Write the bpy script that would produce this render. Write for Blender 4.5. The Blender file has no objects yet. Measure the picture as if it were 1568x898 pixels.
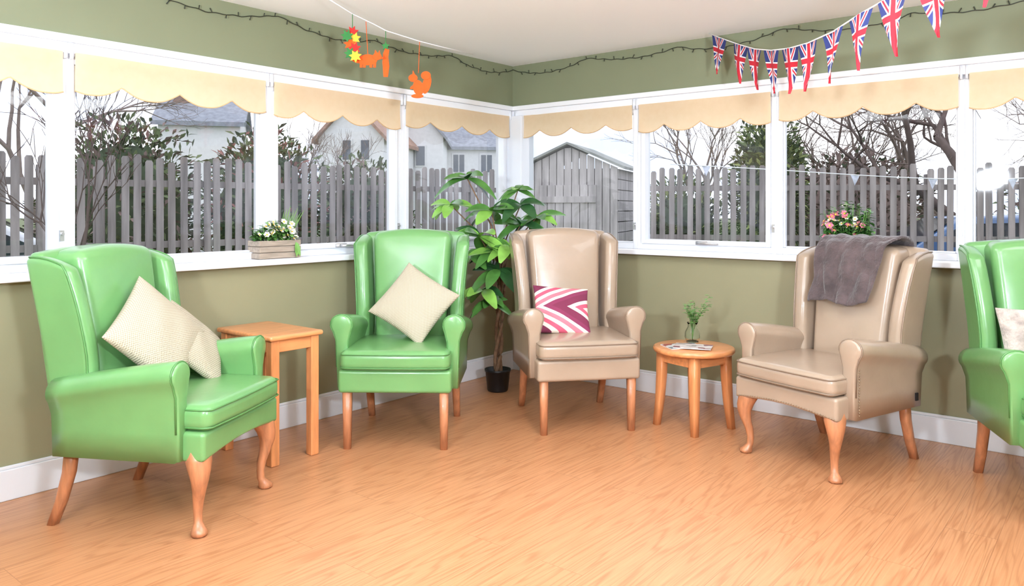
import bpy, bmesh, math, random
from mathutils import Vector, Matrix, Euler
R = random.Random(7)
scene = bpy.context.scene
try:
    scene.view_settings.view_transform = 'Standard'
except Exception:
    pass

# ---------------------------------------------------------------- helpers
def lin(c):
    c = c/255.0
    return c/12.92 if c <= 0.04045 else ((c+0.055)/1.055)**2.4
def rgb(r, g, b):
    return (lin(r), lin(g), lin(b), 1.0)

def new_mat(name):
    m = bpy.data.materials.new(name); m.use_nodes = True
    nt = m.node_tree
    return m, nt, nt.nodes['Principled BSDF']

def mat(name, col, rough=0.6, var=0.12, scale=8.0, bump=0.0, bscale=60.0, metal=0.0, coat=0.0, spec=0.5, sheen=0.0, stretch=None, trans=0.0):
    m, nt, p = new_mat(name)
    tc = nt.nodes.new('ShaderNodeTexCoord')
    src = tc.outputs['Object']
    if stretch:
        mp = nt.nodes.new('ShaderNodeMapping'); mp.inputs['Scale'].default_value = stretch
        nt.links.new(src, mp.inputs['Vector']); src = mp.outputs['Vector']
    nz = nt.nodes.new('ShaderNodeTexNoise'); nz.inputs['Scale'].default_value = scale; nz.inputs['Detail'].default_value = 5
    nt.links.new(src, nz.inputs['Vector'])
    rp = nt.nodes.new('ShaderNodeValToRGB')
    rp.color_ramp.elements[0].position = 0.3; rp.color_ramp.elements[1].position = 0.7
    rp.color_ramp.elements[0].color = tuple(max(0, c*(1-var)) for c in col[:3])+(1,)
    rp.color_ramp.elements[1].color = tuple(min(1, c*(1+var)) for c in col[:3])+(1,)
    nt.links.new(nz.outputs['Fac'], rp.inputs['Fac'])
    nt.links.new(rp.outputs['Color'], p.inputs['Base Color'])
    p.inputs['Roughness'].default_value = rough
    p.inputs['Metallic'].default_value = metal
    p.inputs['Coat Weight'].default_value = coat
    p.inputs['Specular IOR Level'].default_value = spec
    p.inputs['Sheen Weight'].default_value = sheen
    p.inputs['Transmission Weight'].default_value = trans
    if bump > 0:
        n2 = nt.nodes.new('ShaderNodeTexNoise'); n2.inputs['Scale'].default_value = bscale; n2.inputs['Detail'].default_value = 4
        nt.links.new(src, n2.inputs['Vector'])
        b = nt.nodes.new('ShaderNodeBump'); b.inputs['Strength'].default_value = bump; b.inputs['Distance'].default_value = 0.01
        nt.links.new(n2.outputs['Fac'], b.inputs['Height']); nt.links.new(b.outputs['Normal'], p.inputs['Normal'])
    return m

def M(nt, op, a, b=None, c=None):
    n = nt.nodes.new('ShaderNodeMath'); n.operation = op
    for i, v in enumerate((a, b, c)):
        if v is None: continue
        if isinstance(v, (int, float)): n.inputs[i].default_value = v
        else: nt.links.new(v, n.inputs[i])
    return n.outputs[0]
def MIX(nt, f, a, b):
    n = nt.nodes.new('ShaderNodeMix'); n.data_type = 'RGBA'
    for i, v in ((0, f), (6, a), (7, b)):
        if isinstance(v, (int, float)): n.inputs[i].default_value = v
        elif isinstance(v, tuple): n.inputs[i].default_value = v
        else: nt.links.new(v, n.inputs[i])
    return n.outputs[2]

def finish(bm, name, mats, parent=None, smooth=True, doubles=1e-5, mw=None):
    if doubles: bmesh.ops.remove_doubles(bm, verts=bm.verts, dist=doubles)
    bmesh.ops.recalc_face_normals(bm, faces=bm.faces)
    me = bpy.data.meshes.new(name); bm.to_mesh(me); bm.free()
    if smooth:
        for p in me.polygons: p.use_smooth = True
    if not isinstance(mats, (list, tuple)): mats = [mats]
    for m in mats: me.materials.append(m)
    ob = bpy.data.objects.new(name, me); scene.collection.objects.link(ob)
    if parent is not None: ob.parent = parent
    if mw is not None: ob.matrix_world = mw
    return ob

def empty(name, loc=(0,0,0), rz=0.0):
    e = bpy.data.objects.new(name, None); e.location = loc; e.rotation_euler = (0,0,rz)
    e.empty_display_size = 0.1
    scene.collection.objects.link(e); return e

def box(bm, x0, x1, y0, y1, z0, z1, mi=0, mtx=None):
    vs = [Vector((x, y, z)) for z in (z0, z1) for y in (y0, y1) for x in (x0, x1)]
    if mtx is not None: vs = [mtx @ v for v in vs]
    v = [bm.verts.new(p) for p in vs]
    for f in ((0,1,3,2),(4,6,7,5),(0,4,5,1),(2,3,7,6),(0,2,6,4),(1,5,7,3)):
        fc = bm.faces.new([v[i] for i in f]); fc.material_index = mi

def bevel(ob, w=0.004, seg=2):
    m = ob.modifiers.new('bev', 'BEVEL'); m.width = w; m.segments = seg; m.limit_method = 'ANGLE'; m.angle_limit = math.radians(40)
    return ob

def rbox_bm(bm, half, r, deform=None, n=6, mi=0):
    rr = min(r, min(half)*0.98)
    C = []
    for h in half:
        edge = [rr*math.tan(math.radians(a)) for a in (0, 15, 30, 45)]
        pos = [h-rr+e for e in edge]
        inner = [-(h-rr)+2*(h-rr)*i/n for i in range(1, n)]
        C.append([-p for p in reversed(pos)]+inner+pos)
    def proj(p):
        q = Vector([max(-(half[i]-rr), min(half[i]-rr, p[i])) for i in range(3)])
        d = p-q
        if d.length > 1e-9: p = q+d.normalized()*rr
        if deform: p = Vector(deform(p.x, p.y, p.z))
        return p
    for ax in range(3):
        a, b = [i for i in range(3) if i != ax]
        for s in (-1, 1):
            grid = []
            for u in C[a]:
                row = []
                for v in C[b]:
                    p = Vector((0,0,0)); p[ax] = s*half[ax]; p[a] = u; p[b] = v
                    row.append(bm.verts.new(proj(p)))
                grid.append(row)
            for i in range(len(grid)-1):
                for j in range(len(grid[0])-1):
                    f = bm.faces.new((grid[i][j], grid[i+1][j], grid[i+1][j+1], grid[i][j+1])); f.material_index = mi

def rbox(name, half, r, m, parent=None, deform=None, n=6):
    bm = bmesh.new(); rbox_bm(bm, half, r, deform, n)
    return finish(bm, name, m, parent)

def loft(bm, secs, cap=True, mi=0, closed=True):
    rows = [[bm.verts.new(p) for p in s] for s in secs]
    k = len(rows[0])
    for i in range(len(rows)-1):
        for j in range(k if closed else k-1):
            f = bm.faces.new((rows[i][j], rows[i][(j+1) % k], rows[i+1][(j+1) % k], rows[i+1][j])); f.material_index = mi
    if cap:
        for r_ in (rows[0], rows[-1]):
            f = bm.faces.new(r_); f.material_index = mi

def tube(bm, pts, rad, n=8, mi=0, closed=False, cap=True):
    pts = [Vector(p) for p in pts]
    if not isinstance(rad, (list, tuple)): rad = [rad]*len(pts)
    secs = []
    up = Vector((0.13, 0.21, 0.97)).normalized()
    N = len(pts)
    for i, p in enumerate(pts):
        if closed: t = pts[(i+1) % N]-pts[i-1]
        else: t = pts[min(i+1, N-1)]-pts[max(i-1, 0)]
        t.normalize()
        a = t.cross(up)
        if a.length < 0.05: a = t.cross(Vector((1,0,0)))
        a.normalize(); b = t.cross(a)
        secs.append([p+(a*math.cos(2*math.pi*k/n)+b*math.sin(2*math.pi*k/n))*rad[i] for k in range(n)])
    if closed: secs.append(secs[0]); cap = False
    loft(bm, secs, cap, mi)

def lathe(bm, prof, c=(0,0,0), n=32, mi=0, cap=True):
    secs = [[Vector((c[0]+r*math.cos(2*math.pi*k/n), c[1]+r*math.sin(2*math.pi*k/n), c[2]+z)) for k in range(n)] for r, z in prof]
    loft(bm, secs, cap, mi)

def ball(bm, c, r, mi=0, n=8, sz=None):
    sz = sz or (1,1,1)
    secs = []
    for i in range(1, n):
        a = math.pi*i/n
        secs.append([Vector((c[0]+sz[0]*r*math.sin(a)*math.cos(2*math.pi*k/n), c[1]+sz[1]*r*math.sin(a)*math.sin(2*math.pi*k/n), c[2]+sz[2]*r*math.cos(a))) for k in range(n)])
    loft(bm, secs, True, mi)

def leaf(bm, base, d, up, L, W, droop=0.3, mi=0, seg=5):
    d = Vector(d).normalized(); up = Vector(up)
    s = d.cross(up)
    if s.length < 1e-3: s = d.cross(Vector((1,0,0)))
    s.normalize(); u = s.cross(d).normalized()
    rows = []
    for i in range(seg+1):
        t = i/seg
        w = W*0.5*(math.sin(math.pi*min(1, t*0.93+0.03))**0.8)
        c = Vector(base)+d*(L*t)-Vector((0,0,1))*(droop*L*t*t)
        rows.append([bm.verts.new(c-s*w+u*w*0.25), bm.verts.new(c), bm.verts.new(c+s*w+u*w*0.25)])
    for i in range(seg):
        for j in range(2):
            f = bm.faces.new((rows[i][j], rows[i][j+1], rows[i+1][j+1], rows[i+1][j])); f.material_index = mi

# ---------------------------------------------------------------- frames
H = 2.40
CORNER = Vector((0.005, 6.08, 0))
AR = math.radians(-39.1)
AL = AR+math.pi/2
FL = Matrix.Translation(CORNER) @ Matrix.Rotation(AL, 4, 'Z')   # local x = -t, y outward
FR = Matrix.Translation(CORNER) @ Matrix.Rotation(AR, 4, 'Z')   # local x = +t, y outward
LENL, LENR = 6.6, 6.2

# ---------------------------------------------------------------- materials
m_wall = mat('wall_paint_olive', rgb(144,139,108), 0.5, 0.03, 3, 0.03, 200)
m_band = mat('wall_paint_olive_upper', rgb(124,129,101), 0.6, 0.03, 3)
m_white = mat('white_gloss_paint', rgb(234,234,238), 0.35, 0.02, 4)
m_upvc = mat('white_upvc', rgb(224,226,232), 0.3, 0.02, 4)
m_ceil = mat('ceiling_paint', rgb(249,251,255), 0.8, 0.01, 2)
m_green = mat('green_vinyl_upholstery', rgb(106,155,94), 0.28, 0.06, 5, 0.16, 11, coat=0.25)
m_greenp = mat('green_piping', rgb(82,132,72), 0.4, 0.05)
m_tan = mat('tan_vinyl_upholstery', rgb(164,143,123), 0.28, 0.06, 5, 0.16, 11, coat=0.25)
m_tanp = mat('tan_piping', rgb(136,116,98), 0.4, 0.05)
m_leg = mat('chair_leg_wood', rgb(182,120,82), 0.35, 0.24, 9, 0, stretch=(6,6,1), coat=0.2)
m_table = mat('table_wood', rgb(210,140,88), 0.32, 0.18, 6, 0, stretch=(1,8,8), coat=0.25)
m_metal = mat('handle_metal', rgb(200,200,202), 0.3, 0.03, metal=0.8)
m_black = mat('black_plastic', rgb(26,26,28), 0.4, 0.1)
m_wire = mat('dark_green_wire', rgb(44,48,36), 0.5, 0.1)
m_stud = mat('brass_stud', rgb(150,128,104), 0.35, 0.05, metal=0.6)

def floor_material():
    m, nt, p = new_mat('oak_vinyl_floor')
    tc = nt.nodes.new('ShaderNodeTexCoord')
    br = nt.nodes.new('ShaderNodeTexBrick')
    br.inputs['Scale'].default_value = 1.0; br.offset = 0.37
    br.inputs['Brick Width'].default_value = 1.25; br.inputs['Row Height'].default_value = 0.18
    br.inputs['Mortar Size'].default_value = 0.0015; br.inputs['Mortar Smooth'].default_value = 0.3
    br.inputs['Color1'].default_value = (0.3,0.3,0.3,1); br.inputs['Color2'].default_value = (0.7,0.7,0.7,1)
    br.inputs['Mortar'].default_value = (0.0,0.0,0.0,1)
    nt.links.new(tc.outputs['Object'], br.inputs['Vector'])
    sep = nt.nodes.new('ShaderNodeSeparateXYZ'); nt.links.new(tc.outputs['Object'], sep.inputs[0])
    bw = nt.nodes.new('ShaderNodeRGBToBW'); nt.links.new(br.outputs['Color'], bw.inputs[0])
    off = M(nt, 'MULTIPLY', bw.outputs[0], 9.0)
    com = nt.nodes.new('ShaderNodeCombineXYZ')
    nt.links.new(M(nt, 'ADD', M(nt, 'MULTIPLY', sep.outputs[0], 0.5), off), com.inputs[0])
    nt.links.new(M(nt, 'MULTIPLY', sep.outputs[1], 7.5), com.inputs[1])
    nt.links.new(off, com.inputs[2])
    nz = nt.nodes.new('ShaderNodeTexNoise'); nz.inputs['Scale'].default_value = 1.2; nz.inputs['Detail'].default_value = 2; nz.inputs['Distortion'].default_value = 0.05
    nt.links.new(com.outputs[0], nz.inputs['Vector'])
    rings = M(nt, 'SINE', M(nt, 'MULTIPLY', nz.outputs['Fac'], 95.0))
    rings = M(nt, 'MULTIPLY_ADD', rings, 0.5, 0.5)
    com2 = nt.nodes.new('ShaderNodeCombineXYZ')
    nt.links.new(M(nt, 'MULTIPLY', sep.outputs[0], 5.0), com2.inputs[0])
    nt.links.new(M(nt, 'MULTIPLY', sep.outputs[1], 170.0), com2.inputs[1])
    n2 = nt.nodes.new('ShaderNodeTexNoise'); n2.inputs['Scale'].default_value = 1.0; n2.inputs['Detail'].default_value = 4
    nt.links.new(com2.outputs[0], n2.inputs['Vector'])
    f1 = M(nt, 'MULTIPLY', M(nt, 'POWER', rings, 4.0), 0.30)
    fac = M(nt, 'ADD', f1, M(nt, 'MULTIPLY', n2.outputs['Fac'], 0.75))
    c = MIX(nt, fac, rgb(212,156,112), rgb(146,88,52))
    c2 = MIX(nt, M(nt, 'MULTIPLY', bw.outputs[0], 0.28), c, rgb(196,136,92))
    c3 = MIX(nt, M(nt, 'MULTIPLY', M(nt, 'LESS_THAN', bw.outputs[0], 0.15), 0.5), c2, rgb(128,80,50))
    nt.links.new(c3, p.inputs['Base Color'])
    p.inputs['Roughness'].default_value = 0.32
    return m
m_floor = floor_material()

# ---------------------------------------------------------------- room shell
def in_frame(F, name, mats, fn, smooth=False):
    bm = bmesh.new(); fn(bm)
    ob = finish(bm, name, mats, smooth=smooth, doubles=0)
    ob.matrix_world = F
    return ob
def X(side, a, b):
    return (a, b) if side == 'R' else (-b, -a)

in_frame(FL, 'floor', m_floor, lambda bm: box(bm, -LENL-0.15, 0.15, -LENR-0.15, 0.15, -0.08, 0.0))
in_frame(FL, 'ceiling', m_ceil, lambda bm: box(bm, -LENL-0.15, 0.15, -LENR-0.15, 0.15, H, H+0.12))
MULL = {'L': [0.0, 1.18, 2.205, 3.265, 4.33, 5.39], 'R': [0.0, 1.115, 2.10, 3.12, 4.14, 5.16]}
Z_SILL, Z_HEAD = 0.955, 2.08
for side, F, L in (('L', FL, LENL), ('R', FR, LENR)):
    end = MULL[side][-1]
    nm = 'left' if side == 'L' else 'right'
    def wf(bm, side=side, L=L, end=end):
        a, b = X(side, 0, L+0.15); c, d = X(side, end, L+0.15)
        box(bm, a, b, 0, 0.15, 0, Z_SILL, 0)
        box(bm, a, b, 0, 0.15, Z_HEAD, H, 1)
        box(bm, c, d, 0, 0.15, Z_SILL, Z_HEAD, 0)
    in_frame(F, 'wall_'+nm, [m_wall, m_band], wf)
    def bf(bm, side=side, L=L):
        a, b = X(side, 0, L)
        box(bm, a, b, -0.018, 0, 0, 0.135); box(bm, a, b, -0.012, 0, 0.135, 0.15)
    bevel(in_frame(F, 'baseboard_'+nm, m_white, bf), 0.004)
    def sf(bm, side=side, end=end):
        a, b = X(side, 0.0, end)
        box(bm, a, b, -0.075, 0.06, Z_SILL, 0.99)
    bevel(in_frame(F, 'trim_1' if side == 'L' else 'trim_2', m_white, sf), 0.006)
    def hf(bm, side=side, end=end):
        a, b = X(side, 0.0, end)
        box(bm, a, b, -0.022, 0.12, 2.045, Z_HEAD+0.0); box(bm, a, b, -0.006, 0.12, 1.995, 2.045)
    bevel(in_frame(F, 'trim_3' if side == 'L' else 'trim_4', m_white, hf), 0.005)
in_frame(FL, 'wall_back', m_wall, lambda bm: box(bm, -LENL-0.15, -LENL, -LENR, 0, 0, H))
in_frame(FL, 'wall_back_right', m_wall, lambda bm: box(bm, -LENL, 0, -LENR-0.15, -LENR, 0, H))
bm = bmesh.new(); box(bm, -0.04, 0.12, -0.04, 0.12, 0.99, 2.0)
bevel(finish(bm, 'trim_5', m_upvc, smooth=False, mw=FR), 0.006)

# glass
def glass_mat():
    m = bpy.data.materials.new('window_glass'); m.use_nodes = True; nt = m.node_tree; nt.nodes.clear()
    o = nt.nodes.new('ShaderNodeOutputMaterial'); t = nt.nodes.new('ShaderNodeBsdfTransparent'); g = nt.nodes.new('ShaderNodeBsdfGlossy')
    g.inputs['Roughness'].default_value = 0.03
    t.inputs['Color'].default_value = (0.99,0.99,0.99,1)
    mx = nt.nodes.new('ShaderNodeMixShader'); fr = nt.nodes.new('ShaderNodeFresnel'); fr.inputs['IOR'].default_value = 1.5
    nt.links.new(M(nt, 'MULTIPLY', fr.outputs[0], 1.4), mx.inputs[0])
    nt.links.new(t.outputs[0], mx.inputs[1]); nt.links.new(g.outputs[0], mx.inputs[2]); nt.links.new(mx.outputs[0], o.inputs[0])
    return m
m_glass = glass_mat()
wi = 0
for side, F in (('L', FL), ('R', FR)):
    ms = MULL[side]
    for i in range(len(ms)-1):
        wi += 1
        a, b = ms[i]+(0.04 if i == 0 else 0.0), ms[i+1]
        e = empty('window_%d' % wi); e.matrix_world = F
        bm = bmesh.new()
        def bx(t0, t1, y0, y1, z0, z1, mi=0):
            x0, x1 = X(side, t0, t1); box(bm, x0, x1, y0, y1, z0, z1, mi)
        fw = 0.036
        bx(a, a+fw, 0.02, 0.10, 0.99, 2.0); bx(b-fw, b, 0.02, 0.10, 0.99, 2.0)
        bx(a+fw, b-fw, 0.02, 0.10, 0.99, 1.03); bx(a+fw, b-fw, 0.02, 0.10, 1.95, 2.0)
        gl0, gl1, gz0, gz1 = a+fw, b-fw, 1.03, 1.95
        sash = (side == 'L' and i in (1, 3)) or (side == 'R' and i in (1,)) or (side == 'L' and i == 0)
        if sash:
            s = 0.030
            bx(gl0, gl0+s, 0.005, 0.085, gz0, gz1); bx(gl1-s, gl1, 0.005, 0.085, gz0, gz1)
            bx(gl0+s, gl1-s, 0.005, 0.085, gz0, gz0+s); bx(gl0+s, gl1-s, 0.005, 0.085, gz1-s, gz1)
            gl0 += s; gl1 -= s; gz0 += s; gz1 -= s
        else:
            s = 0.010
            bx(gl0, gl0+s, 0.035, 0.07, gz0, gz1); bx(gl1-s, gl1, 0.035, 0.07, gz0, gz1)
            bx(gl0+s, gl1-s, 0.035, 0.07, gz0, gz0+s); bx(gl0+s, gl1-s, 0.035, 0.07, gz1-s, gz1)
        bevel(finish(bm, 'frame', m_upvc, e, smooth=False, doubles=0), 0.004)
        bm = bmesh.new(); x0, x1 = X(side, gl0-0.005, gl1+0.005)
        v = [bm.verts.new(p) for p in ((x0,0.06,gz0-0.005),(x1,0.06,gz0-0.005),(x1,0.06,gz1+0.005),(x0,0.06,gz1+0.005))]
        bm.faces.new(v); finish(bm, 'glass_pane', m_glass, e, smooth=False)
        if sash:
            bm = bmesh.new()
            tm = (a+b)/2; sg = -1 if side == 'L' else 1
            zc = 1.03+0.015
            box(bm, sg*tm-0.04, sg*tm+0.04, -0.006, 0.006, zc-0.012, zc+0.012)
            tube(bm, [(sg*tm-0.01,-0.004,zc),(sg*tm-0.012,-0.03,zc),(sg*tm+0.02,-0.036,zc),(sg*tm+0.13,-0.034,zc-0.002)], [0.008,0.009,0.010,0.007])
            finish(bm, 'handle', m_metal, e)
        bm = bmesh.new(); sg = -1 if side == 'L' else 1
        xx = sg*(a+0.02 if side == 'L' else b-0.02)
        box(bm, xx-0.009, xx+0.009, 0.012, 0.022, 1.125, 1.175); tube(bm, [(xx,0.012,1.158),(xx,0.0,1.158)], 0.007)
        finish(bm, 'lock', m_metal, e, smooth=False)

# ---------------------------------------------------------------- scalloped blinds
def blind_mat():
    m = bpy.data.materials.new('cream_blind_fabric'); m.use_nodes = True; nt = m.node_tree; nt.nodes.clear()
    o = nt.nodes.new('ShaderNodeOutputMaterial'); d = nt.nodes.new('ShaderNodeBsdfDiffuse'); t = nt.nodes.new('ShaderNodeBsdfTranslucent')
    tc = nt.nodes.new('ShaderNodeTexCoord'); nz = nt.nodes.new('ShaderNodeTexNoise'); nz.inputs['Scale'].default_value = 30
    nt.links.new(tc.outputs['Object'], nz.inputs['Vector'])
    c = MIX(nt, nz.outputs['Fac'], rgb(234,208,172), rgb(240,217,186))
    nt.links.new(c, d.inputs['Color']); nt.links.new(c, t.inputs['Color'])
    mx = nt.nodes.new('ShaderNodeMixShader'); mx.inputs[0].default_value = 0.35
    nt.links.new(d.outputs[0], mx.inputs[1]); nt.links.new(t.outputs[0], mx.inputs[2]); nt.links.new(mx.outputs[0], o.inputs[0])
    return m
m_blind = blind_mat()
m_braid = mat('blind_braid', rgb(210,174,130), 0.7, 0.1)
for side, F in (('L', FL), ('R', FR)):
    ms = MULL[side]; sg = -1 if side == 'L' else 1
    for i in range(len(ms)-1):
        a, b = ms[i]+(0.055 if i == 0 else 0.025), ms[i+1]-0.025
        e = empty('roller_blind'); e.matrix_world = F
        zb = 1.825 if i < 1 else 1.81 - 0.01*(i % 2)
        nl = 3.5 if (b-a) > 0.9 else 3
        N = 90; bm = bmesh.new(); rows = []; edge = []
        for k in range(N+1):
            s = k/N; t = a+(b-a)*s
            w = abs(math.sin(math.pi*(nl*s+0.25)))
            zz = zb+0.052*(1-w)**1.2
            y = -0.012+0.004*math.sin(9*s+i)
            col = []
            for q in range(5):
                z = 2.0+(zz-2.0)*q/4
                col.append(bm.verts.new((sg*t, y+0.003*math.sin(q+5*s), z)))
            rows.append(col); edge.append((sg*t, y+0.003*math.sin(4+5*s), zz))
        for k in range(N):
            for q in range(4):
                bm.faces.new((rows[k][q], rows[k+1][q], rows[k+1][q+1], rows[k][q+1]))
        finish(bm, 'scalloped_fabric', m_blind, e)
        bm = bmesh.new(); tube(bm, edge, 0.0032, 6); finish(bm, 'braid_edge', m_braid, e)
        bm = bmesh.new()
        tube(bm, [(sg*a, 0.012, 2.0), (sg*b, 0.012, 2.0)], 0.016, 12)
        for tt in (a-0.012, b+0.012):
            box(bm, sg*tt-0.005, sg*tt+0.005, -0.02, 0.03, 1.97, 2.04)
        finish(bm, 'roller', m_upvc, e)

# ---------------------------------------------------------------- armchairs
def yb(z): return 0.27+0.105*max(0.0, (z-0.45)/0.7)
def chair(loc, rz, m_up, m_pipe, cabriole, zs=1.0, studs=False):
    e = empty('wingback_armchair', (loc[0], loc[1], 0), math.radians(rz))
    e.scale = (1, 1, zs)
    def d_rail(x, y, z):
        if z < 0 and cabriole: z += 0.026*math.cos(math.pi*x/0.6)*(1 if y < 0 else 0)*(-z/0.06)
        return (x, y-0.05, z+0.362)
    rbox('seat_rail', (0.30, 0.315, 0.06), 0.018, m_up, e, d_rail, 8)
    def d_seat(x, y, z):
        tx, ty = x/0.292, y/0.29
        if z > 0: z += 0.018*(1-tx*tx)*(1-ty*ty)
        y2 = y-0.09
        if y < 0: y2 -= 0.012*(1-tx*tx)*(-ty)
        return (x, y2, z+0.472)
    rbox('seat_cushion', (0.292, 0.29, 0.052), 0.038, m_up, e, d_seat, 8)
    bm = bmesh.new()
    for zz in (0.437, 0.508):
        pts = []
        for k in range(13):
            x = -0.268+0.536*k/12; pts.append((x, -0.386-0.012*(1-(x/0.292)**2)+0.006, zz))
        pts = [(-0.287, -0.1, zz), (-0.287, -0.35, zz), (-0.28, -0.368, zz)]+pts+[(0.28, -0.368, zz), (0.287, -0.35, zz), (0.287, -0.1, zz)]
        tube(bm, pts, 0.0038, 6)
    finish(bm, 'cushion_piping', m_pipe, e)
    for s, nm in ((-1, 'arm_left'), (1, 'arm_right')):
        def sec(y, zc, shr=0.0, r=0.060):
            pts = [(0.272, 0.305), (0.270, 0.42), (0.266, zc-0.09)]
            for k in range(15):
                a = math.radians(205-k*245/14)
                pts.append((0.304+r*math.cos(a), zc+r*0.92*math.sin(a)))
            pts += [(0.333, zc-0.085), (0.330, 0.42), (0.326, 0.305)]
            cx, cz = 0.302, zc-0.10
            out = []
            for x, z in pts:
                if shr:
                    x = x+(cx-x)*shr*2.2; z = z+(cz-z)*shr*0.6 if z > 0.35 else z+0.006
                out.append(Vector((s*x, y, z)))
            return out
        st = [(-0.278, 0.648, 0.12), (-0.275, 0.648, 0.05), (-0.268, 0.648, 0.015), (-0.258, 0.648, 0)]
        for k in range(1, 9):
            y = -0.258+0.53*k/8; st.append((y, 0.648-0.085*(k/8)**1.2, 0))
        bm = bmesh.new(); loft(bm, [sec(y, zc, sh) for y, zc, sh in st])
        finish(bm, nm, m_up, e)
        bm = bmesh.new(); tube(bm, [p for p in sec(-0.267, 0.648, 0.004)][1:-1], 0.0042, 6)
        finish(bm, nm+'_piping', m_pipe, e)
        if studs:
            bm = bmesh.new(); zz = 0.33
            while zz < 0.56:
                ball(bm, (s*0.3335, -0.245, zz), 0.0042, 0, 6); zz += 0.014
            finish(bm, nm+'_studs', m_stud, e)
    if studs:
        bm = bmesh.new()
        for k in range(40):
            x = -0.285+0.57*k/39
            ball(bm, (x, -0.366, 0.316+0.026*math.cos(math.pi*x/0.6)), 0.0042, 0, 6)
        finish(bm, 'rail_studs', m_stud, e)
        bm = bmesh.new(); box(bm, 0.330, 0.337, 0.215, 0.235, 0.34, 0.38); finish(bm, 'label', m_black, e, smooth=False)
    def d_plate(x, y, z):
        t = (z+0.41)/0.82; zz = 0.30+0.825*t
        x2 = x*(1+0.03*t)
        if z > 0: zz += 0.02*(1-(x/0.3)**2)*t**4
        return (x2, y+yb(zz), zz)
    rbox('back_outer', (0.302, 0.035, 0.41), 0.025, m_up, e, d_plate, 8)
    def d_back(x, y, z):
        t = (z+0.34)/0.68; zz = 0.46+0.665*t
        tx = x/0.236
        x2 = x*(0.86+0.14*t)
        zz += 0.026*(1-tx*tx)*t**4
        y2 = y+yb(zz)-0.075
        if y < 0: y2 -= 0.018*(1-tx*tx)*(1-(2*t-1)**2)
        return (x2, y2, zz)
    rbox('back_inner', (0.236, 0.075, 0.34), 0.04, m_up, e, d_back, 8)
    for s, nm in ((-1, 'wing_left'), (1, 'wing_right')):
        def d_wing(x, y, z, s=s):
            tz = z/0.31; ty = y/0.12
            zz = 0.81+0.312*tz
            dep = 0.212+0.012*math.sin(math.pi*(tz+1)/2*1.1)
            if tz < -0.3: dep -= 0.02*((-0.3-tz)/0.7)
            f = (1-ty)/2
            y2 = yb(zz)+0.03-dep*f
            if tz > 0: zz -= 0.055*tz**3*f**2.0 + 0.012*tz**3*(1-f)**3
            x2 = x+s*(0.278+0.02*max(tz, -0.4)+0.014*f*(0.5+0.5*max(tz, 0)))
            return (x2, y2, zz)
        rbox(nm, (0.038, 0.12, 0.31), 0.032, m_up, e, d_wing, 8)
        bm = bmesh.new(); pts = []
        for k in range(15):
            tz = -0.8+1.72*k/14; p = d_wing(s*0.036, -0.106, tz*0.31); pts.append(p)
        for k in range(1, 10):
            ty = -0.106+0.2*k/9; pts.append(d_wing(s*0.026, ty, 0.307))
        tube(bm, pts, 0.0042, 6); finish(bm, nm+'_piping', m_pipe, e)
    def leg_loft(nm, pts):
        bm = bmesh.new(); secs = []
        for x, y, z, w in pts:
            q = w*0.62
            secs.append([Vector((x+a, y+b, z)) for a, b in ((w,q),(q,w),(-q,w),(-w,q),(-w,-q),(-q,-w),(q,-w),(w,-q))])
        loft(bm, secs); return finish(bm, nm, m_leg, e)
    for sx in (-1, 1):
        leg_loft('leg_back_%s' % ('left' if sx < 0 else 'right'), [(sx*0.262, 0.235, 0.34, 0.024), (sx*0.262, 0.25, 0.22, 0.023), (sx*0.262, 0.285, 0.1, 0.021), (sx*0.262, 0.325, 0.0, 0.019)])
        if cabriole:
            bm = bmesh.new(); secs = []
            o = Vector((sx*0.7, -0.7, 0)); base = Vector((sx*0.25, -0.31, 0))
            for z, of, r in ((0.345,0.0,0.050),(0.30,0.006,0.050),(0.265,0.016,0.043),(0.225,0.02,0.034),(0.18,0.013,0.026),(0.13,0.001,0.021),(0.085,-0.004,0.0175),(0.05,-0.002,0.0175),(0.032,0.008,0.024),(0.018,0.014,0.032),(0.006,0.014,0.031),(0.0,0.013,0.023)):
                c = base+o*of*1.3; secs.append([Vector((c.x+r*math.cos(2*math.pi*k/16), c.y+r*math.sin(2*math.pi*k/16), z)) for k in range(16)])
            loft(bm, secs); finish(bm, 'leg_front_%s' % ('left' if sx < 0 else 'right'), m_leg, e)
        else:
            leg_loft('leg_front_%s' % ('left' if sx < 0 else 'right'), [(sx*0.257, -0.325, 0.34, 0.025), (sx*0.257, -0.325, 0.0, 0.019)])
    return e
cA = chair((-1.49, 3.30), 80, m_green, m_greenp, True, 0.975)
cB = chair((-0.608, 4.39), -1.6, m_green, m_greenp, False)
cC = chair((0.375, 4.68), 10, m_tan, m_tanp, False)
cD = chair((1.637, 3.96), -57.8, m_tan, m_tanp, True, 0.95, True)
cE = chair((2.43, 3.33), -14, m_green, m_greenp, False, 0.985)
def cmx(c): return Matrix.Translation(c.location) @ c.rotation_euler.to_matrix().to_4x4()

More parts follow.
